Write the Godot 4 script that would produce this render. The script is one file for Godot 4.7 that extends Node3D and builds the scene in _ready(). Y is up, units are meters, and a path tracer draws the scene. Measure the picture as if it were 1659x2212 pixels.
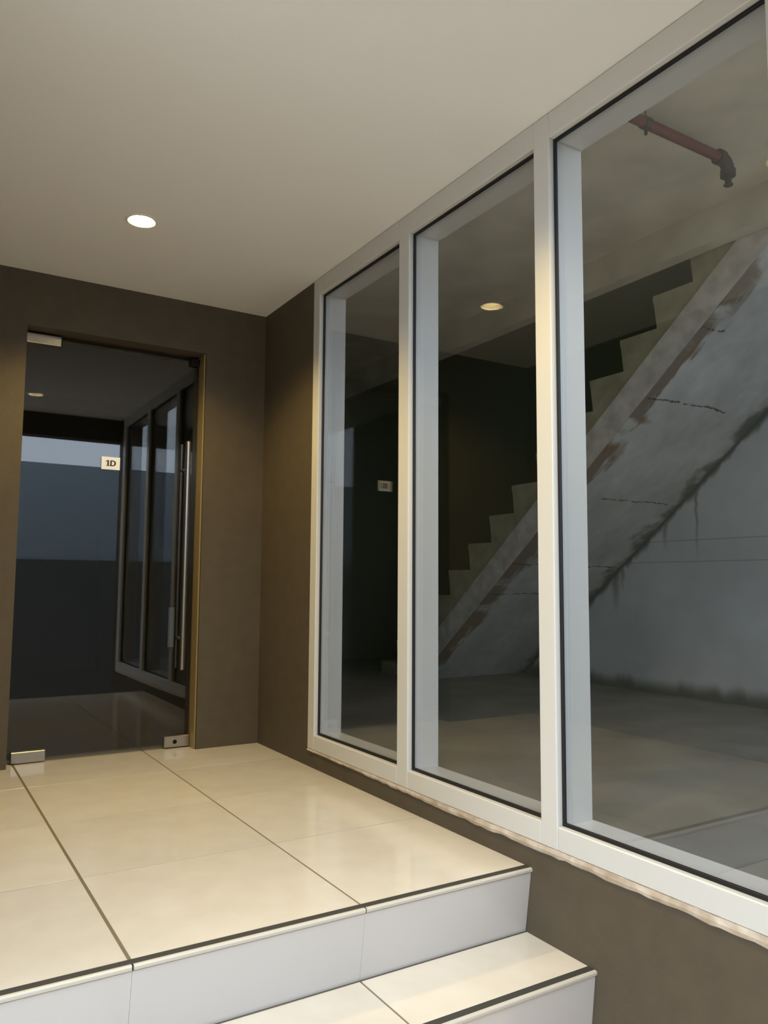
extends Node3D

const H := 2.389          # vestibule ceiling
const GROUND := -0.56     # pavement outside
const LEFT := -1.92       # inner face of the left wall
const FLOOR_B := 0.12     # floor of the stair room
const CEIL_B := 2.79      # ceiling of the stair room
const STAIR_X := 1.80     # near side of the concrete stair
const FAR_X := 2.85       # far wall of the stair room
const GLASS_X := 0.025

var M := {}

# ---------------------------------------------------------------- helpers
func stool() -> SurfaceTool:
	var st := SurfaceTool.new()
	st.begin(Mesh.PRIMITIVE_TRIANGLES)
	return st

func uv_for(p: Vector3, n: Vector3) -> Vector2:
	var a := n.abs()
	if a.x >= a.y and a.x >= a.z:
		return Vector2(p.z, p.y)
	if a.y >= a.z:
		return Vector2(p.x, p.z)
	return Vector2(p.x, p.y)

# a flat convex polygon facing "outward"
func poly(st: SurfaceTool, pts: Array, outward: Vector3) -> void:
	var n: Vector3 = (pts[1] - pts[0]).cross(pts[2] - pts[0]).normalized()
	var q: Array = pts.duplicate()
	if n.dot(outward) > 0.0:
		q.reverse()
	else:
		n = -n
	for i in range(1, q.size() - 1):
		for k in [0, i, i + 1]:
			st.set_normal(n)
			st.set_uv(uv_for(q[k], n))
			st.add_vertex(q[k])

# box from corner to corner with chamfered edges
func box(st: SurfaceTool, lo: Vector3, hi: Vector3, c := 0.002) -> void:
	var mid := (lo + hi) * 0.5
	var e := (hi - lo) * 0.5
	c = minf(c, minf(e.x, minf(e.y, e.z)) * 0.45)
	var s := [-1.0, 1.0]
	if c <= 0.00001:
		for ax in 3:
			for d in s:
				var pts := []
				for w in [[-1, -1], [1, -1], [1, 1], [-1, 1]]:
					var p := Vector3.ZERO
					p[ax] = d * e[ax]
					p[(ax + 1) % 3] = w[0] * e[(ax + 1) % 3]
					p[(ax + 2) % 3] = w[1] * e[(ax + 2) % 3]
					pts.append(mid + p)
				var o := Vector3.ZERO
				o[ax] = d
				poly(st, pts, o)
		return
	for ax in 3:
		var b := (ax + 1) % 3
		var g := (ax + 2) % 3
		for d in s:
			var pts := []
			for w in [[-1, -1], [1, -1], [1, 1], [-1, 1]]:
				var p := Vector3.ZERO
				p[ax] = d * e[ax]
				p[b] = w[0] * (e[b] - c)
				p[g] = w[1] * (e[g] - c)
				pts.append(mid + p)
			var o := Vector3.ZERO
			o[ax] = d
			poly(st, pts, o)
		for d in s:
			for f in s:                      # edge along ax between faces b and g
				var pts := []
				for w in [[-1, 0], [1, 0], [1, 1], [-1, 1]]:
					var p := Vector3.ZERO
					p[ax] = w[0] * (e[ax] - c)
					p[b] = d * (e[b] - (c if w[1] == 1 else 0.0))
					p[g] = f * (e[g] - (0.0 if w[1] == 1 else c))
					pts.append(mid + p)
				var o := Vector3.ZERO
				o[b] = d
				o[g] = f
				poly(st, pts, o)
	for x in s:
		for y in s:
			for z in s:
				var o := Vector3(x, y, z)
				var pts := []
				for k in 3:
					var p := Vector3(x * (e.x - c), y * (e.y - c), z * (e.z - c))
					p[k] = o[k] * e[k]
					pts.append(mid + p)
				poly(st, pts, o)

# polygon given in (z, y), pulled from x0 to x1
func prism(st: SurfaceTool, zy: Array, x0: float, x1: float) -> void:
	var flat := PackedVector2Array()
	for p in zy:
		flat.append(p)
	var cc := Vector2.ZERO
	for p in flat:
		cc += p / flat.size()
	var idx := Geometry2D.triangulate_polygon(flat)
	for t in range(0, idx.size(), 3):
		for side in [[x0, -1.0], [x1, 1.0]]:
			var pts := []
			for k in 3:
				var p: Vector2 = flat[idx[t + k]]
				pts.append(Vector3(side[0], p.y, p.x))
			poly(st, pts, Vector3(side[1] * signf(x1 - x0), 0, 0))
	var area := 0.0
	for i in flat.size():
		var a: Vector2 = flat[i]
		var b: Vector2 = flat[(i + 1) % flat.size()]
		area += a.cross(b)
	for i in flat.size():
		var a: Vector2 = flat[i]
		var b: Vector2 = flat[(i + 1) % flat.size()]
		var t2 := (b - a)
		var o2 := Vector2(t2.y, -t2.x) * signf(area)
		poly(st, [Vector3(x0, a.y, a.x), Vector3(x1, a.y, a.x), Vector3(x1, b.y, b.x), Vector3(x0, b.y, b.x)], Vector3(0, o2.y, o2.x))

# profile of (radius, height along axis) turned about the axis
func lathe(st: SurfaceTool, prof: Array, at: Vector3, axis: Vector3, segs := 32) -> void:
	var w := axis.normalized()
	var u := w.cross(Vector3.RIGHT if absf(w.x) < 0.9 else Vector3.UP).normalized()
	var v := w.cross(u)
	for i in prof.size() - 1:
		var p: Vector2 = prof[i]
		var q: Vector2 = prof[i + 1]
		var d := q - p
		if d.length() < 1e-7:
			continue
		var n2 := Vector2(d.y, -d.x).normalized()      # outward when the profile climbs the axis
		for k in segs:
			var a0 := TAU * k / segs
			var a1 := TAU * (k + 1) / segs
			var r0 := u * cos(a0) + v * sin(a0)
			var r1 := u * cos(a1) + v * sin(a1)
			var quad := [[p, r0], [p, r1], [q, r1], [q, r0]]
			for tri in [[0, 1, 2], [0, 2, 3]]:
				var vs := []
				var ns := []
				for j in tri:
					var c: Vector2 = quad[j][0]
					var r: Vector3 = quad[j][1]
					vs.append(at + r * c.x + w * c.y)
					ns.append((r * n2.x + w * n2.y).normalized())
				var fn: Vector3 = (vs[1] - vs[0]).cross(vs[2] - vs[0])
				if fn.length() < 1e-12:
					continue
				var order := [0, 1, 2] if fn.dot(ns[0] + ns[1] + ns[2]) < 0.0 else [0, 2, 1]
				for j in order:
					st.set_normal(ns[j])
					st.set_uv(Vector2(0, 0))
					st.add_vertex(vs[j])

func rod(st: SurfaceTool, a: Vector3, b: Vector3, r: float, c := 0.0015, segs := 24) -> void:
	var l := a.distance_to(b)
	lathe(st, [Vector2(0, 0), Vector2(r - c, 0), Vector2(r, c), Vector2(r, l - c), Vector2(r - c, l), Vector2(0, l)], a, b - a, segs)

func obj(called: String, st: SurfaceTool, m: Material, parent: Node = self, label := "") -> MeshInstance3D:
	var o := MeshInstance3D.new()
	o.name = called
	o.mesh = st.commit()
	o.material_override = m
	o.cast_shadow = GeometryInstance3D.SHADOW_CASTING_SETTING_ON
	parent.add_child(o, true)
	if label != "":
		o.set_meta("label", label)
	return o

func bx(called: String, lo: Vector3, hi: Vector3, m: Material, parent: Node = self, c := 0.002, label := "") -> MeshInstance3D:
	var st := stool()
	box(st, lo, hi, c)
	return obj(called, st, m, parent, label)

func base(called: String, label: String, category: String, kind := "", group := "") -> Node3D:
	var o := Node3D.new()
	o.name = called
	add_child(o, true)
	return tag(o, label, category, kind, group)

func tag(o: Node3D, label: String, category: String, kind := "", group := "") -> Node3D:
	o.set_meta("label", label)
	o.set_meta("category", category)
	if kind != "":
		o.set_meta("kind", kind)
	if group != "":
		o.set_meta("group", group)
	return o

# ---------------------------------------------------------------- materials
func mat(called: String, c: Color, rough: float, metal := 0.0, spec := 0.5) -> StandardMaterial3D:
	var m := StandardMaterial3D.new()
	m.resource_name = called
	m.albedo_color = c
	m.roughness = rough
	m.metallic = metal
	m.metallic_specular = spec
	M[called] = m
	return m

func noise_tex(seed_: int, freq: float, lo: Color, hi: Color, size := 512, oct := 4) -> NoiseTexture2D:
	var n := FastNoiseLite.new()
	n.seed = seed_
	n.frequency = freq
	n.fractal_octaves = oct
	var t := NoiseTexture2D.new()
	t.width = size
	t.height = size
	t.seamless = true
	t.noise = n
	var g := Gradient.new()
	g.set_color(0, lo)
	g.set_color(1, hi)
	t.color_ramp = g
	return t

func bump(m: StandardMaterial3D, seed_: int, freq: float, cm: float) -> void:
	m.heightmap_enabled = true
	m.heightmap_texture = noise_tex(seed_, freq, Color.BLACK, Color.WHITE)
	m.heightmap_scale = cm

func tri(m: StandardMaterial3D, s: float) -> void:
	m.uv1_triplanar = true
	m.uv1_world_triplanar = true
	m.uv1_scale = Vector3(s, s, s)

func glass(called: String, c: Color) -> StandardMaterial3D:
	var m := mat(called, c, 0.0)
	m.transparency = BaseMaterial3D.TRANSPARENCY_ALPHA
	m.cull_mode = BaseMaterial3D.CULL_DISABLED
	return m

func materials() -> void:
	var m := mat("brown_paint", Color(0.355, 0.315, 0.255), 0.62, 0.0, 0.4)
	m.albedo_texture = noise_tex(3, 0.02, Color(0.93, 0.93, 0.93), Color(1, 1, 1))
	bump(m, 4, 0.08, 0.05)
	tri(m, 0.8)
	m = mat("ceiling_paint", Color(0.93, 0.92, 0.905), 0.75, 0.0, 0.3)
	bump(m, 6, 0.012, 0.15)
	tri(m, 0.5)
	m = mat("stair_room_ceiling", Color(0.90, 0.87, 0.79), 0.85, 0.0, 0.3)
	m.albedo_texture = noise_tex(8, 0.01, Color(0.85, 0.85, 0.84), Color(1, 1, 1))
	tri(m, 0.4)
	m = mat("beam_paint", Color(0.80, 0.78, 0.74), 0.85, 0.0, 0.3)
	for i in 3:
		var k: float = [1.0, 0.985, 0.97][i]
		m = mat("tile_%d" % i, Color(0.86 * k, 0.83 * k, 0.78 * k), 0.13)
		m.albedo_texture = noise_tex(20 + i, 0.012, Color(0.965, 0.96, 0.95), Color(1, 1, 1))
		tri(m, 0.9 + 0.1 * i)
	mat("riser_tile", Color(0.80, 0.775, 0.755), 0.16)
	mat("grout", Color(0.46, 0.41, 0.33), 0.9)
	mat("nosing_dark", Color(0.22, 0.215, 0.20), 0.75)
	mat("nosing_white", Color(0.78, 0.75, 0.70), 0.35)
	m = mat("white_aluminium", Color(0.82, 0.81, 0.785), 0.32)
	mat("gasket_rubber", Color(0.045, 0.045, 0.05), 0.55)
	m = mat("caulk", Color(0.88, 0.84, 0.78), 0.7)
	m.albedo_texture = noise_tex(31, 0.02, Color(0.72, 0.66, 0.60), Color(1, 1, 1))
	tri(m, 1.2)
	glass("window_glass", Color(0.08, 0.13, 0.08, 0.12))
	m = glass("door_glass", Color(0.02, 0.026, 0.024, 0.32))
	m.metallic_specular = 0.7
	mat("glass_edge", Color(0.16, 0.24, 0.18), 0.2)
	m = mat("steel", Color(0.72, 0.70, 0.67), 0.28, 1.0)
	m.anisotropy_enabled = false
	mat("dark_metal", Color(0.10, 0.09, 0.08), 0.5, 0.6)
	mat("gold_trim", Color(0.64, 0.56, 0.37), 0.4, 0.3)
	mat("sign_plate", Color(0.90, 0.92, 0.97), 0.5)
	mat("sign_ink", Color(0.10, 0.07, 0.05), 0.6)
	mat("film", Color(0.55, 0.62, 0.70), 0.4)
	m = mat("stair_side", Color(0.72, 0.69, 0.58), 0.9, 0.0, 0.25)
	m.albedo_texture = noise_tex(41, 0.015, Color(0.82, 0.82, 0.80), Color(1, 1, 1))
	tri(m, 0.6)
	m = mat("waist_edge", Color(0.90, 0.875, 0.84), 0.9, 0.0, 0.25)
	m.albedo_texture = noise_tex(43, 0.02, Color(0.82, 0.81, 0.79), Color(1, 1, 1))
	tri(m, 0.7)
	m = mat("stair_floor", Color(0.50, 0.48, 0.44), 0.42, 0.0, 0.4)
	m.albedo_texture = noise_tex(45, 0.008, Color(0.78, 0.78, 0.77), Color(1, 1, 1))
	tri(m, 0.45)
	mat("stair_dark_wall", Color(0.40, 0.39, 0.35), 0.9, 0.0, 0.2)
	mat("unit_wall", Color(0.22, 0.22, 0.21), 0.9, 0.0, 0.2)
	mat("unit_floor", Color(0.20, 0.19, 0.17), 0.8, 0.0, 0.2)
	mat("pipe_paint", Color(0.40, 0.17, 0.16), 0.55)
	mat("fitting_metal", Color(0.27, 0.25, 0.24), 0.5, 0.4)
	m = mat("pavement", Color(0.92, 0.86, 0.78), 0.9)
	m.albedo_texture = noise_tex(51, 0.02, Color(0.92, 0.92, 0.92), Color(1, 1, 1))
	tri(m, 0.5)
	mat("opposite_wall", Color(0.68, 0.73, 0.77), 0.9)
	mat("plinth", Color(0.43, 0.43, 0.42), 0.9)
	mat("trim_white", Color(0.92, 0.90, 0.84), 0.4)
	m = mat("reflector", Color(0.92, 0.88, 0.74), 0.22, 0.6)
	m = mat("lens", Color(1, 0.95, 0.8), 0.4)
	m.emission_enabled = true
	m.emission = Color(1.0, 0.96, 0.84)
	m.emission_energy_multiplier = 40.0

# soffit of the stair: u = x - STAIR_X, v = z; grey plaster, brown streaks along the edge, cracks between pours
func soffit_material() -> StandardMaterial3D:
	var w := 320
	var h := 1280
	var im := Image.create(w, h, false, Image.FORMAT_RGB8)
	var n1 := FastNoiseLite.new(); n1.seed = 61; n1.frequency = 0.012; n1.fractal_octaves = 4
	var n2 := FastNoiseLite.new(); n2.seed = 62; n2.frequency = 0.03; n2.fractal_octaves = 4
	var n3 := FastNoiseLite.new(); n3.seed = 63; n3.frequency = 0.02
	var cracks := [[1.18, 0.02, 0.72, 0.004], [0.555, 0.25, 0.95, 0.003], [0.03, 0.0, 1.0, 0.003], [1.55, 0.0, 0.18, 0.004], [-0.22, 0.0, 0.8, 0.003]]
	for j in h:
		var z := -1.2 + 4.0 * j / h
		for i in w:
			var x := 1.06 * i / w
			var a := i * 0.5
			var q := j * 0.5
			var g := 0.69 + 0.08 * n1.get_noise_2d(a, q) + 0.03 * n2.get_noise_2d(a * 2.0, q * 2.0)
			var c := Color(g, g * 0.985, g * 0.955)
			# brown streaks where the edge has leaked
			var edge := 0.13 + 0.10 * n2.get_noise_2d(q * 0.45, 7.0) + 0.05 * n1.get_noise_2d(q * 3.0, 90.0)
			var b := 1.0 - smoothstep(edge * 0.55, edge * 1.15, x + 0.07 * n2.get_noise_2d(a * 3.0, q * 1.0))
			b *= smoothstep(-0.42, -0.12, n3.get_noise_2d(3.0, q * 0.7) + 0.25 * n2.get_noise_2d(a, q * 2.0))
			c = c.lerp(Color(0.44, 0.38, 0.33), 0.85 * b)
			var rust := smoothstep(0.36, 0.62, n2.get_noise_2d(a * 2.0 + 300.0, q * 0.8)) * (1.0 - smoothstep(0.08, 0.2, x))
			c = c.lerp(Color(0.50, 0.34, 0.19), 0.7 * rust)
			# dark mould towards the wall
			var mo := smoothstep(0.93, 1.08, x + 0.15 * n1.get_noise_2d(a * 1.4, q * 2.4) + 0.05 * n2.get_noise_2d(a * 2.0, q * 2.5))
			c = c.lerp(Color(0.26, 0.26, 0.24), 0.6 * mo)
			for k in cracks:
				var off: float = z - k[0] - 0.016 * n1.get_noise_2d(a * 2.2, k[0] * 500.0) - 0.006 * n2.get_noise_2d(a * 3.0, k[0] * 300.0)
				var wd: float = k[3] * (1.0 + 0.8 * n2.get_noise_2d(a * 4.0, k[0] * 200.0))
				if absf(off) < wd and x > k[1] and x < k[2]:
					c = c.lerp(Color(0.15, 0.145, 0.13), 0.65 * smoothstep(-0.45, 0.0, n1.get_noise_2d(a * 5.0, k[0] * 900.0)))
			im.set_pixel(i, j, c)
	im.generate_mipmaps()
	var m := mat("soffit", Color.WHITE, 0.9, 0.0, 0.25)
	m.albedo_texture = ImageTexture.create_from_image(im)
	m.texture_repeat = false
	return m

func soffit_y(z: float) -> float:
	return 1.932 + 0.8 * (z - 1.194)

# far wall of the stair room: u over z -2.6..3.6, v over y 0..3.1, mould under the soffit, runs, block joints, dirt at the floor
func far_wall_material() -> StandardMaterial3D:
	var w := 1024
	var h := 512
	var im := Image.create(w, h, false, Image.FORMAT_RGB8)
	var n1 := FastNoiseLite.new(); n1.seed = 71; n1.frequency = 0.006; n1.fractal_octaves = 4
	var n2 := FastNoiseLite.new(); n2.seed = 72; n2.frequency = 0.03; n2.fractal_octaves = 3
	var runs := [[0.70, 0.55, 0.016], [0.44, 0.22, 0.03], [-0.02, 0.30, 0.05], [1.32, 0.22, 0.022], [0.05, 0.2, 0.03], [1.9, 0.4, 0.03]]
	for j in h:
		var y := 3.1 * (1.0 - (j + 0.5) / h)
		for i in w:
			var z := -2.6 + 6.2 * (i + 0.5) / w
			var g := 0.73 + 0.05 * n1.get_noise_2d(i, j) + 0.015 * n2.get_noise_2d(i, j)
			var c := Color(g, g, g * 0.985)
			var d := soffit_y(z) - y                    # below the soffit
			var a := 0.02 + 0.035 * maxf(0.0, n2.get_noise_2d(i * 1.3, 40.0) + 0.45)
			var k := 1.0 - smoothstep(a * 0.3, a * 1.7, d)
			for r in runs:
				var top := soffit_y(r[0])
				var t: float = (top - y) / r[1]
				if t > -0.2 and t < 1.0:
					var wd: float = r[2] * (1.0 - 0.5 * t)
					k = maxf(k, (1.0 - smoothstep(0.0, wd * 1.4, absf(z - r[0] - 0.012 * n2.get_noise_2d(5.0, j * 2.0)))) * (1.0 - t) * 0.8)
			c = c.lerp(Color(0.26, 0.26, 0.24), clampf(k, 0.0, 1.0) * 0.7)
			for yy in [1.176, 1.03]:
				if absf(y - yy) < 0.0035 and z < 2.4:
					c = c.lerp(Color(0.36, 0.36, 0.35), 0.35)
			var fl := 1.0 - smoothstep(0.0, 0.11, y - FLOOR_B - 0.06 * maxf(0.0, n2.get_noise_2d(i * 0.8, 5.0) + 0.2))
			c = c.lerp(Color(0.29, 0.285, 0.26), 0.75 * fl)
			im.set_pixel(i, j, c)
	im.generate_mipmaps()
	var m := mat("far_wall", Color.WHITE, 0.92, 0.0, 0.25)
	m.albedo_texture = ImageTexture.create_from_image(im)
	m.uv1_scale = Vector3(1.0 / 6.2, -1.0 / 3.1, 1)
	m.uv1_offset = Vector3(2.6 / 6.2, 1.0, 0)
	m.texture_repeat = false
	return m

# ---------------------------------------------------------------- builders
func downlight(at: Vector3, label: String) -> void:
	var t := base("downlight", label, "ceiling light", "", "recessed ceiling downlights")
	t.position = at
	var st := stool()                                    # flat ring under the ceiling
	lathe(st, [Vector2(0.054, 0.004), Vector2(0.054, -0.002), Vector2(0.057, -0.004), Vector2(0.066, -0.003), Vector2(0.069, 0.0), Vector2(0.069, 0.0005)], Vector3.ZERO, Vector3.UP, 48)
	obj("trim_ring", st, M.trim_white, t)
	st = stool()                                         # can: open below, closed above
	lathe(st, [Vector2(0.0555, 0.0), Vector2(0.0565, 0.0), Vector2(0.0565, 0.066), Vector2(0.0, 0.066), Vector2(0.0, 0.064), Vector2(0.046, 0.064), Vector2(0.046, 0.036), Vector2(0.0555, 0.0)], Vector3.ZERO, Vector3.UP, 48)
	obj("reflector", st, M.reflector, t)
	st = stool()                                         # slightly domed lens
	lathe(st, [Vector2(0.0, 0.027), Vector2(0.022, 0.028), Vector2(0.038, 0.031), Vector2(0.0455, 0.036), Vector2(0.0455, 0.040), Vector2(0.0, 0.040)], Vector3.ZERO, Vector3.UP, 40)
	obj("lens", st, M.lens, t)
	var l := SpotLight3D.new()
	l.name = "lamp_light"
	l.position = Vector3(0, 0.0245, 0)
	l.rotation_degrees.x = -90
	l.spot_angle = 70
	l.spot_angle_attenuation = 0.55
	l.spot_range = 14
	l.spot_attenuation = 2.0
	l.light_energy = 2.6
	l.light_color = Color(1.0, 0.87, 0.555)
	l.light_size = 0.018
	l.shadow_enabled = true
	t.add_child(l, true)

func window() -> void:
	var t := base("window_1", "tall white aluminium window of three fixed glass bays along the right wall", "window", "structure")
	var x0 := -0.004
	var x1 := 0.145
	var yb := 0.084
	var yt := 2.3885
	var ob := 0.153
	var ot := 2.303
	var al: Material = M.white_aluminium
	bx("frame_jamb", Vector3(x0, yb, 0.624), Vector3(x1, yt, 0.69), al, t, 0.003)
	bx("mullion", Vector3(x0, yb, 1.419), Vector3(x1, yt, 1.496), al, t, 0.003)
	bx("mullion", Vector3(x0, yb, 2.237), Vector3(x1, yt, 2.309), al, t, 0.003)
	bx("frame_jamb", Vector3(x0, yb, 3.05), Vector3(x1, yt, 3.15), al, t, 0.003)
	for b in [[0.69, 1.419], [1.496, 2.237], [2.309, 3.05]]:
		var z0: float = b[0]
		var z1: float = b[1]
		bx("frame_sill", Vector3(x0, yb, z0 + 0.0005), Vector3(x1, ob, z1 - 0.0005), al, t, 0.003)
		bx("frame_head", Vector3(x0, ot, z0 + 0.0005), Vector3(x1, yt, z1 - 0.0005), al, t, 0.003)
		# rubber gasket: four strips in one ring just in front of the pane
		var st := stool()
		var g := 0.011
		var ga := 0.016
		box(st, Vector3(ga, ob, z0), Vector3(GLASS_X, ob + g, z1), 0.001)
		box(st, Vector3(ga, ot - g, z0), Vector3(GLASS_X, ot, z1), 0.001)
		box(st, Vector3(ga, ob + g, z0), Vector3(GLASS_X, ot - g, z0 + g), 0.001)
		box(st, Vector3(ga, ob + g, z1 - g), Vector3(GLASS_X, ot - g, z1), 0.001)
		obj("gasket", st, M.gasket_rubber, t, "black rubber gasket")
		bx("pane", Vector3(GLASS_X, ob + 0.001, z0 + 0.001), Vector3(GLASS_X + 0.008, ot - 0.001, z1 - 0.001), M.window_glass, t, 0.0)
	# uneven bead of sealant under the sill
	var rng := RandomNumberGenerator.new()
	rng.seed = 5
	var sl := stool()
	var n := 84
	var ring := []
	for i in n + 1:
		var z: float = lerpf(0.63, 3.148, float(i) / n)
		var grow: float = lerpf(0.35, 1.0, smoothstep(0.6, 2.2, z))
		var hgt: float = (0.021 + rng.randf_range(-0.004, 0.004)) * grow + 0.004
		var out: float = 0.006 + rng.randf_range(0.0, 0.006)
		ring.append([Vector3(0.0, yb, z), Vector3(-out * 0.6, yb, z), Vector3(-out, yb - hgt * 0.45, z), Vector3(-out * 0.7, yb - hgt * 0.85, z), Vector3(0.0, yb - hgt, z)])
	for i in n:
		for k in 4:
			poly(sl, [ring[i][k], ring[i][k + 1], ring[i + 1][k + 1]], Vector3(-1, 0.6 - 0.45 * k, 0))
			poly(sl, [ring[i][k], ring[i + 1][k + 1], ring[i + 1][k]], Vector3(-1, 0.6 - 0.45 * k, 0))
	obj("sealant", sl, M.caulk, t, "ragged cream sealant under the sill")

func door() -> void:
	var t := base("door_1", "frameless tinted glass door with steel patch fittings and long tubular handle", "door", "structure")
	var zf := -0.094
	var zb := -0.106
	bx("pane", Vector3(-1.236, 0.014, zb), Vector3(-0.357, 2.098, zf), M.door_glass, t, 0.0)
	for p in [["patch_fitting", -1.238, -1.073, 2.056, 2.106], ["patch_fitting", -1.218, -1.064, 0.004, 0.057], ["lock_patch", -0.488, -0.354, 0.006, 0.064]]:
		bx(p[0], Vector3(p[1], p[3], -0.119), Vector3(p[2], p[4], -0.080), M.steel, t, 0.003, "brushed steel fitting on the glass corner")
	var lock: Node = t.get_node("lock_patch")
	var st := stool()
	rod(st, Vector3(-0.432, 0.034, -0.081), Vector3(-0.432, 0.034, -0.076), 0.011)
	obj("keyhole", st, M.dark_metal, lock)
	bx("stop_bracket", Vector3(-0.407, 2.062, -0.125), Vector3(-0.354, 2.100, -0.078), M.dark_metal, t, 0.003, "small dark stop at the top corner")
	bx("jamb_trim", Vector3(-0.352, 0.0005, -0.112), Vector3(-0.3445, 2.117, -0.012), M.gold_trim, t, 0.001, "golden brown strip down the right jamb")
	# two tubes, one on each face of the glass, joined by two standoffs
	var hx := -0.418
	for z in [-0.042, -0.158]:
		st = stool()
		rod(st, Vector3(hx, 0.41, z), Vector3(hx, 1.63, z), 0.0135, 0.002, 32)
		obj("handle", st, M.steel, t, "long brushed steel handle tube")
	for y in [0.573, 1.480]:
		st = stool()
		rod(st, Vector3(hx, y, -0.158), Vector3(hx, y, -0.042), 0.0085)
		obj("standoff", st, M.steel, t)
	bx("film_strip", Vector3(-0.478, 0.525, -0.110), Vector3(-0.446, 0.736, -0.1065), M.film, t, 0.0005, "pale narrow strip behind the glass beside the handle")

func door_sign() -> void:
	var t := base("door_sign", "small white plate reading 1D stuck on the glass door", "sign")
	t.position = Vector3(-0.8085, 1.4825, -0.094)
	bx("plate", Vector3(-0.0465, -0.033, 0.0), Vector3(0.0465, 0.033, 0.0025), M.sign_plate, t, 0.0008)
	for q in [["1", "Droid Serif", -0.0145, 700], ["D", "Droid Sans", 0.0105, 700]]:
		var tm := TextMesh.new()
		tm.text = q[0]
		var f := SystemFont.new()
		f.font_names = PackedStringArray([q[1]])
		f.font_weight = q[3]
		tm.font = f
		tm.font_size = 64
		tm.pixel_size = 0.00066
		tm.depth = 0.0008
		var o := MeshInstance3D.new()
		o.name = "lettering"
		o.mesh = tm
		o.material_override = M.sign_ink
		o.position = Vector3(q[2], 0, 0.0029)
		o.scale = Vector3(1.25, 1.0, 1.0)
		t.add_child(o, true)
		o.set_meta("label", "dark brown lettering")

func floors() -> void:
	var t := base("floor", "raised landing of glossy cream tiles before the glass door", "floor", "structure")
	bx("floor_bed", Vector3(LEFT, GROUND, -0.2), Vector3(0.0, -0.0014, 2.159), M.grout, t, 0.0)
	var xs := [LEFT, -1.82, -1.207, -0.592, 0.0]
	var zs := [0.0, 0.392, 0.976, 1.576, 2.1595]
	var gaps := [0.0, 0.004, 0.0045, 0.003, 0.0]          # half the joint at each x
	var k := 0
	for i in 4:
		for j in 4:
			k += 1
			var tl := bx("tile", Vector3(xs[i] + gaps[i], -0.0095, zs[j] + (0.0024 if j > 0 else 0.0)), Vector3(xs[i + 1] - gaps[i + 1], 0.0, zs[j + 1] - (0.0024 if j < 3 else 0.0)), M["tile_%d" % ((i * 2 + j * 5) % 3)], t, 0.0003)
			tl.position.y = -0.0001 * (k % 3)
	# threshold tiles that run under the door
	for q in [[-1.244, -1.207 - 0.0045], [-1.207 + 0.0045, -0.592 - 0.003], [-0.592 + 0.003, -0.344]]:
		bx("tile", Vector3(q[0], -0.0095, -0.2), Vector3(q[1], -0.0004, 0.0), M.tile_1, t, 0.0007)
	nosing(t, 0.0, 2.1600, 2.194, xs, gaps)
	risers(t, 2.187, -0.015, 2.159, -0.198, xs)
	# lower step
	var s := base("entrance_step", "lower cream tiled step with black edge strip below the landing", "step")
	bx("step_bed", Vector3(LEFT, GROUND, 2.15), Vector3(0.0, -0.2010, 2.418), M.grout, s, 0.0)
	for i in 4:
		bx("tread_tile", Vector3(xs[i] + gaps[i], -0.2080, 2.166), Vector3(xs[i + 1] - gaps[i + 1], -0.198, 2.4185), M["tile_%d" % (i % 3)], s, 0.0007)
	nosing(s, -0.198, 2.4190, 2.453, xs, gaps)
	risers(s, 2.446, -0.213, 2.405, GROUND, xs)

func nosing(t: Node3D, y: float, z0: float, z1: float, xs: Array, gaps: Array) -> void:
	bx("edge_strip", Vector3(LEFT, y - 0.012, z0), Vector3(0.0, y + 0.0006, z0 + 0.0235), M.nosing_dark, t, 0.0006, "black anti slip strip")
	var a := z0 + 0.0237
	for i in 4:
		var prof := [Vector2(a, y - 0.012), Vector2(a, y)]
		for k in 7:
			var w := PI / 2 * k / 6.0
			prof.append(Vector2(z1 - 0.005 + 0.005 * sin(w), y - 0.005 + 0.005 * cos(w)))
		prof.append(Vector2(z1 - 0.0007, y - 0.0105))
		prof.append(Vector2(z1 - 0.002, y - 0.012))
		var st := stool()
		prism(st, prof, xs[i] + (0.0025 if i > 0 else 0.0), xs[i + 1] - (0.0025 if i < 3 else 0.0))
		obj("nosing", st, M.nosing_white, t)

func risers(t: Node3D, zt: float, yt: float, zb: float, yb: float, xs: Array) -> void:
	for i in 4:
		var st := stool()
		prism(st, [Vector2(zt, yt), Vector2(zb, yb), Vector2(zb - 0.012, yb), Vector2(zt - 0.020, yt)], xs[i] + (0.0003 if i > 0 else 0.0), xs[i + 1] - (0.0003 if i < 3 else 0.0))
		obj("riser_tile", st, M.riser_tile, t)

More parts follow.
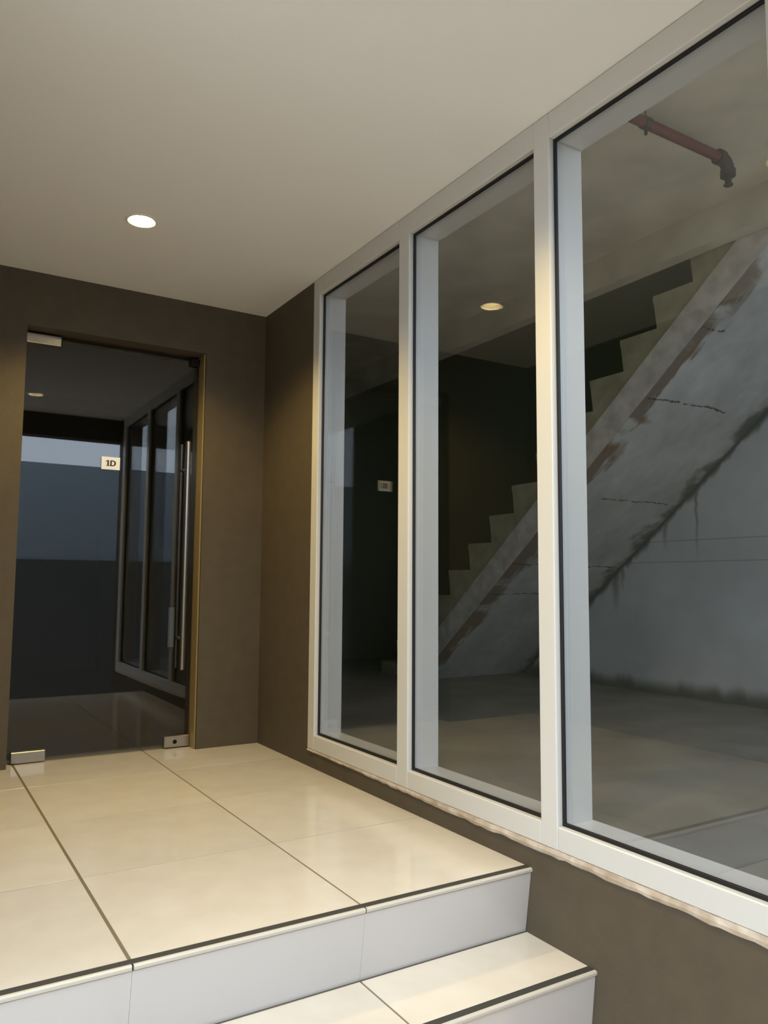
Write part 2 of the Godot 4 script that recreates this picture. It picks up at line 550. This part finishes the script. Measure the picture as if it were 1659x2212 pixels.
func staircase() -> void:
	var t := base("concrete_staircase", "worn concrete staircase with stained sloping underside seen through the window", "staircase")
	for k in range(-4, 13):
		var z := 1.239 - 0.2411 * k
		var y := 2.481 - 0.1885 * k
		var st := stool()
		prism(st, [Vector2(z, y), Vector2(z + 0.264, y), Vector2(z + 0.022, y - 0.1885), Vector2(z + 0.006, y - 0.045), Vector2(z, y - 0.035)], STAIR_X, FAR_X - 0.002)
		obj("step", st, M.stair_side, t)
	# body between the steps and the waist slab
	var st2 := stool()
	var zt := 2.30
	var zi := 1.239 + 0.022
	var yi := 2.481 - 0.1885
	var top := yi + (zt - zi) * 0.1885 / 0.2411
	var zlow := zi - (yi - FLOOR_B) * 0.2411 / 0.1885
	prism(st2, [Vector2(zt, top), Vector2(zlow, FLOOR_B), Vector2(-1.328, FLOOR_B), Vector2(zt, 1.756 + 0.802 * (zt - 0.712))], STAIR_X + 0.001, FAR_X - 0.002)
	obj("stair_body", st2, M.stair_side, t)
	# waist slab: light edge band, and the soffit as a skin of its own
	var zs := 2.69
	st2 = stool()
	prism(st2, [Vector2(zs, 1.756 + 0.802 * (zs - 0.712)), Vector2(-1.328, FLOOR_B), Vector2(-1.068, soffit_y(-1.068) + 0.004), Vector2(zs, soffit_y(zs) + 0.004)], STAIR_X - 0.012, FAR_X - 0.002)
	obj("waist_slab", st2, M.waist_edge, t, "pale grey edge band of the stair slab")
	st2 = stool()
	var nrm := Vector3(0, -1, 0.8).normalized()
	var seg := 24
	for i in seg:
		var za := lerpf(-1.07, zs, float(i) / seg)
		var zb := lerpf(-1.07, zs, float(i + 1) / seg)
		var c := [Vector3(STAIR_X - 0.010, soffit_y(za), za), Vector3(FAR_X - 0.002, soffit_y(za), za), Vector3(FAR_X - 0.002, soffit_y(zb), zb), Vector3(STAIR_X - 0.010, soffit_y(zb), zb)]
		for tr in [[0, 1, 2], [0, 2, 3]]:
			var o: Array = tr
			if (c[o[1]] - c[o[0]]).cross(c[o[2]] - c[o[0]]).dot(nrm) > 0.0:
				o = [o[0], o[2], o[1]]
			for q in o:
				var p: Vector3 = c[q]
				st2.set_normal(nrm)
				st2.set_uv(Vector2((p.x - STAIR_X + 0.01) / 1.06, (p.z + 1.2) / 4.0))
				st2.add_vertex(p)
	obj("soffit", st2, soffit_material(), t, "grey plaster underside with cracks and brown stains")

func pipe() -> void:
	var t := base("sprinkler_pipe", "dull red sprinkler pipe with dark elbow hanging below the stair room ceiling", "pipe")
	var y := 2.70
	var z := 2.10
	var st := stool()
	rod(st, Vector3(0.146, y, z), Vector3(1.20, y, z), 0.021)
	obj("pipe", st, M.pipe_paint, t)
	st = stool()                                         # elbow: quarter bend turned downwards
	var r := 0.045
	for i in 8:
		var a := PI / 2 * i / 8.0
		var b := PI / 2 * (i + 1) / 8.0
		rod(st, Vector3(1.20 + r * sin(a), y - r + r * cos(a), z), Vector3(1.20 + r * sin(b) + 0.0001, y - r + r * cos(b), z), 0.027, 0.0005)
	rod(st, Vector3(1.175, y, z), Vector3(1.205, y, z), 0.032)
	rod(st, Vector3(1.245, y - r + 0.004, z), Vector3(1.245, y - r - 0.026, z), 0.032)
	obj("elbow", st, M.fitting_metal, t)
	st = stool()
	rod(st, Vector3(1.245, y - r - 0.026, z), Vector3(1.245, y - r - 0.060, z), 0.014)
	rod(st, Vector3(1.245, y - r - 0.060, z), Vector3(1.245, y - r - 0.066, z), 0.020)
	obj("sprinkler_head", st, M.fitting_metal, t)
	st = stool()
	rod(st, Vector3(0.705, y, z), Vector3(0.74, y, z), 0.025)
	rod(st, Vector3(0.722, y - 0.02, z), Vector3(0.722, y - 0.048, z), 0.007)
	rod(st, Vector3(0.722, y + 0.02, z), Vector3(0.722, CEIL_B, z), 0.003)
	obj("hanger", st, M.fitting_metal, t)

func structure(called: String, boxes: Array, m: Material, label: String, category: String) -> MeshInstance3D:
	var st := stool()
	for b in boxes:
		box(st, b[0], b[1], 0.0)
	var o := obj(called, st, m)
	tag(o, label, category, "structure")
	return o

# ---------------------------------------------------------------- scene
func _ready() -> void:
	# camera
	var cam := Camera3D.new()
	cam.name = "camera"
	cam.fov = 66.4188
	cam.near = 0.05
	cam.far = 100.0
	var yaw := 0.5508
	var pitch := 0.0913
	var roll := 0.0065
	var fwd := Vector3(sin(yaw) * cos(pitch), sin(pitch), -cos(yaw) * cos(pitch))
	var right := fwd.cross(Vector3.UP).normalized()
	var up := right.cross(fwd)
	var r2 := right * cos(roll) + up * sin(roll)
	var u2 := -right * sin(roll) + up * cos(roll)
	cam.transform = Transform3D(Basis(r2, u2, -fwd), Vector3(-1.7037, 0.8697, 4.0802))
	add_child(cam)
	cam.current = true
	# sky: even bluish daylight of an overcast evening
	var we := WorldEnvironment.new()
	we.name = "environment"
	var e := Environment.new()
	var sky := Sky.new()
	var sm := ProceduralSkyMaterial.new()
	sm.sky_top_color = Color(0.80, 0.855, 0.915)
	sm.sky_horizon_color = Color(0.79, 0.855, 0.925)
	sm.ground_horizon_color = Color(0.30, 0.31, 0.32)
	sm.ground_bottom_color = Color(0.25, 0.25, 0.25)
	sm.sky_energy_multiplier = 1.0
	sm.ground_energy_multiplier = 1.0
	sm.sun_angle_max = 0.0
	sky.sky_material = sm
	e.background_mode = Environment.BG_SKY
	e.sky = sky
	e.background_energy_multiplier = 5.5
	e.tonemap_mode = Environment.TONE_MAPPER_LINEAR
	e.tonemap_exposure = 1.0
	e.sdfgi_enabled = true
	e.ssao_enabled = true
	e.ssil_enabled = true
	we.environment = e
	add_child(we)

	materials()

	# ---- vestibule shell
	floors()
	structure("wall_back", [
		[Vector3(LEFT - 0.2, GROUND, -0.2), Vector3(-1.244, 2.84, 0.0)],
		[Vector3(-0.344, GROUND, -0.2), Vector3(0.0, 2.84, 0.0)],
		[Vector3(-1.244, 2.118, -0.2), Vector3(-0.344, 2.84, 0.0)]], M.brown_paint, "dark brown painted back wall around the glass door", "wall")
	structure("wall_right", [
		[Vector3(0.0, GROUND, -0.2), Vector3(0.145, 2.84, 0.624)],
		[Vector3(0.0, GROUND, 0.624), Vector3(0.145, 0.084, 3.15)],
		[Vector3(0.0, 2.3885, 0.624), Vector3(0.145, 2.84, 3.15)],
		[Vector3(0.0, GROUND, 3.15), Vector3(0.145, 2.84, 3.30)]], M.brown_paint, "dark brown painted right wall under and around the white window", "wall")
	structure("wall_left", [[Vector3(LEFT - 0.2, GROUND, 0.0), Vector3(LEFT, 2.84, 2.30)]], M.brown_paint, "dark brown painted left wall opposite the window", "wall")
	# ceiling with two round holes for the lamps
	var lamps := [Vector3(-0.919, H, 0.832), Vector3(-0.85, H, 2.55)]
	var ce := CSGBox3D.new()
	ce.name = "ceiling"
	ce.size = Vector3(-LEFT, 0.30, 3.26)
	ce.position = Vector3(LEFT / 2.0, H + 0.15, 1.63)
	ce.material = M.ceiling_paint
	for l in lamps:
		var c := CSGCylinder3D.new()
		c.name = "lamp_hole"
		c.operation = CSGShape3D.OPERATION_SUBTRACTION
		c.radius = 0.0568
		c.height = 0.2
		c.sides = 48
		c.position = l - ce.position
		c.material = M.ceiling_paint
		ce.add_child(c, true)
	add_child(ce)
	tag(ce, "plain white plaster ceiling of the entrance lobby", "ceiling", "structure")
	window()
	door()

	# ---- stair room beyond the window
	structure("floor_stair_room", [[Vector3(0.145, GROUND, -2.8), Vector3(FAR_X, FLOOR_B, 3.6)]], M.stair_floor, "dusty grey concrete floor of the stair room beyond the window", "floor")
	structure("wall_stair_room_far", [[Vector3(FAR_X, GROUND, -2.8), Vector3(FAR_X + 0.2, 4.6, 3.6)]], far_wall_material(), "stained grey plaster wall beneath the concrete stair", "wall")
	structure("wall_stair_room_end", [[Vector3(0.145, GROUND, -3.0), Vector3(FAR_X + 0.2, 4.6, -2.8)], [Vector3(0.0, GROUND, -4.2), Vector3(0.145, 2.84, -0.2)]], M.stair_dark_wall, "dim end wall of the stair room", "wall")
	structure("ceiling_stair_room", [[Vector3(0.145, CEIL_B, -2.8), Vector3(STAIR_X - 0.014, CEIL_B + 0.06, 3.6)]], M.stair_room_ceiling, "khaki grey slab ceiling of the stair room", "ceiling")
	structure("ceiling_stair_foot", [[Vector3(STAIR_X - 0.012, CEIL_B, 2.9), Vector3(FAR_X, CEIL_B + 0.2, 3.6)]], M.stair_room_ceiling, "slab above the entrance end of the stair", "ceiling")
	structure("trim_1", [[Vector3(STAIR_X - 0.10, 2.605, -2.8), Vector3(STAIR_X - 0.013, CEIL_B + 0.01, 3.6)]], M.stair_room_ceiling, "pale beam along the edge of the stair opening", "beam")
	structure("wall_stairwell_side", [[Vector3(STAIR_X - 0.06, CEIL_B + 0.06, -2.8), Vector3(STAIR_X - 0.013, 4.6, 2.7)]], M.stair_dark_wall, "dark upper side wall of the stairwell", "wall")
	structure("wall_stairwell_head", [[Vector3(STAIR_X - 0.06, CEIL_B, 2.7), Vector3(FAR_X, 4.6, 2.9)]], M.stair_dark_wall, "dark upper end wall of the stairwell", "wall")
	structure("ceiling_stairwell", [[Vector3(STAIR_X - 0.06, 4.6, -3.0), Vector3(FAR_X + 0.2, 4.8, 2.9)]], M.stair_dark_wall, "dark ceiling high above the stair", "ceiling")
	staircase()
	pipe()

	# ---- dark unit behind the glass door
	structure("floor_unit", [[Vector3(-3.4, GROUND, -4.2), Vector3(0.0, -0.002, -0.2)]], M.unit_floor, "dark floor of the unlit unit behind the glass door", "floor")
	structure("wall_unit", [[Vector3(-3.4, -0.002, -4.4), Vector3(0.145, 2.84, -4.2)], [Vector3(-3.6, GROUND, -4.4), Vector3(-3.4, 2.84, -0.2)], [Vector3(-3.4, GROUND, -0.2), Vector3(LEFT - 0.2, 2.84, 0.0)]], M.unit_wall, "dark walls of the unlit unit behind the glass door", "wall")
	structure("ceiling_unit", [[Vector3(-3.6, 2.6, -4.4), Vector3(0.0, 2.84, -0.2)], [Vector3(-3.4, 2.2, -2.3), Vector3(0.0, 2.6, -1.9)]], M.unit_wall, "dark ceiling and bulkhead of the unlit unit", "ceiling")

	# ---- outside, seen only in reflections
	structure("ground", [[Vector3(-14, GROUND - 0.2, -4.4), Vector3(14, GROUND, 14)]], M.pavement, "grey concrete pavement outside the entrance", "ground")
	structure("trim_header", [[Vector3(LEFT, 2.185, 3.26), Vector3(0.145, 2.84, 3.42)]], M.brown_paint, "brown header beam over the entrance opening", "beam")
	structure("wall_opposite", [[Vector3(-14, 1.13, 5.80), Vector3(14, 2.29, 6.0)]], M.opposite_wall, "blue grey wall across the yard mirrored in the glass door", "wall")
	structure("wall_opposite_plinth", [[Vector3(-14, GROUND, 5.77), Vector3(14, 1.13, 6.0)]], M.plinth, "dark lower part of the wall across the yard", "wall")
	structure("wall_facade", [[Vector3(-8, GROUND, 2.1), Vector3(LEFT - 0.2, 3.0, 2.30)], [Vector3(FAR_X + 0.2, GROUND, 3.4), Vector3(8, 3.0, 3.6)], [Vector3(0.145, 2.99, 3.4), Vector3(FAR_X + 0.2, 3.2, 3.6)]], M.brown_paint, "brown outer wall on both sides of the entrance", "wall")

	# ---- things
	door_sign()
	downlight(lamps[0], "round recessed ceiling light in front of the glass door")
	downlight(lamps[1], "round recessed ceiling light nearest the entrance steps")
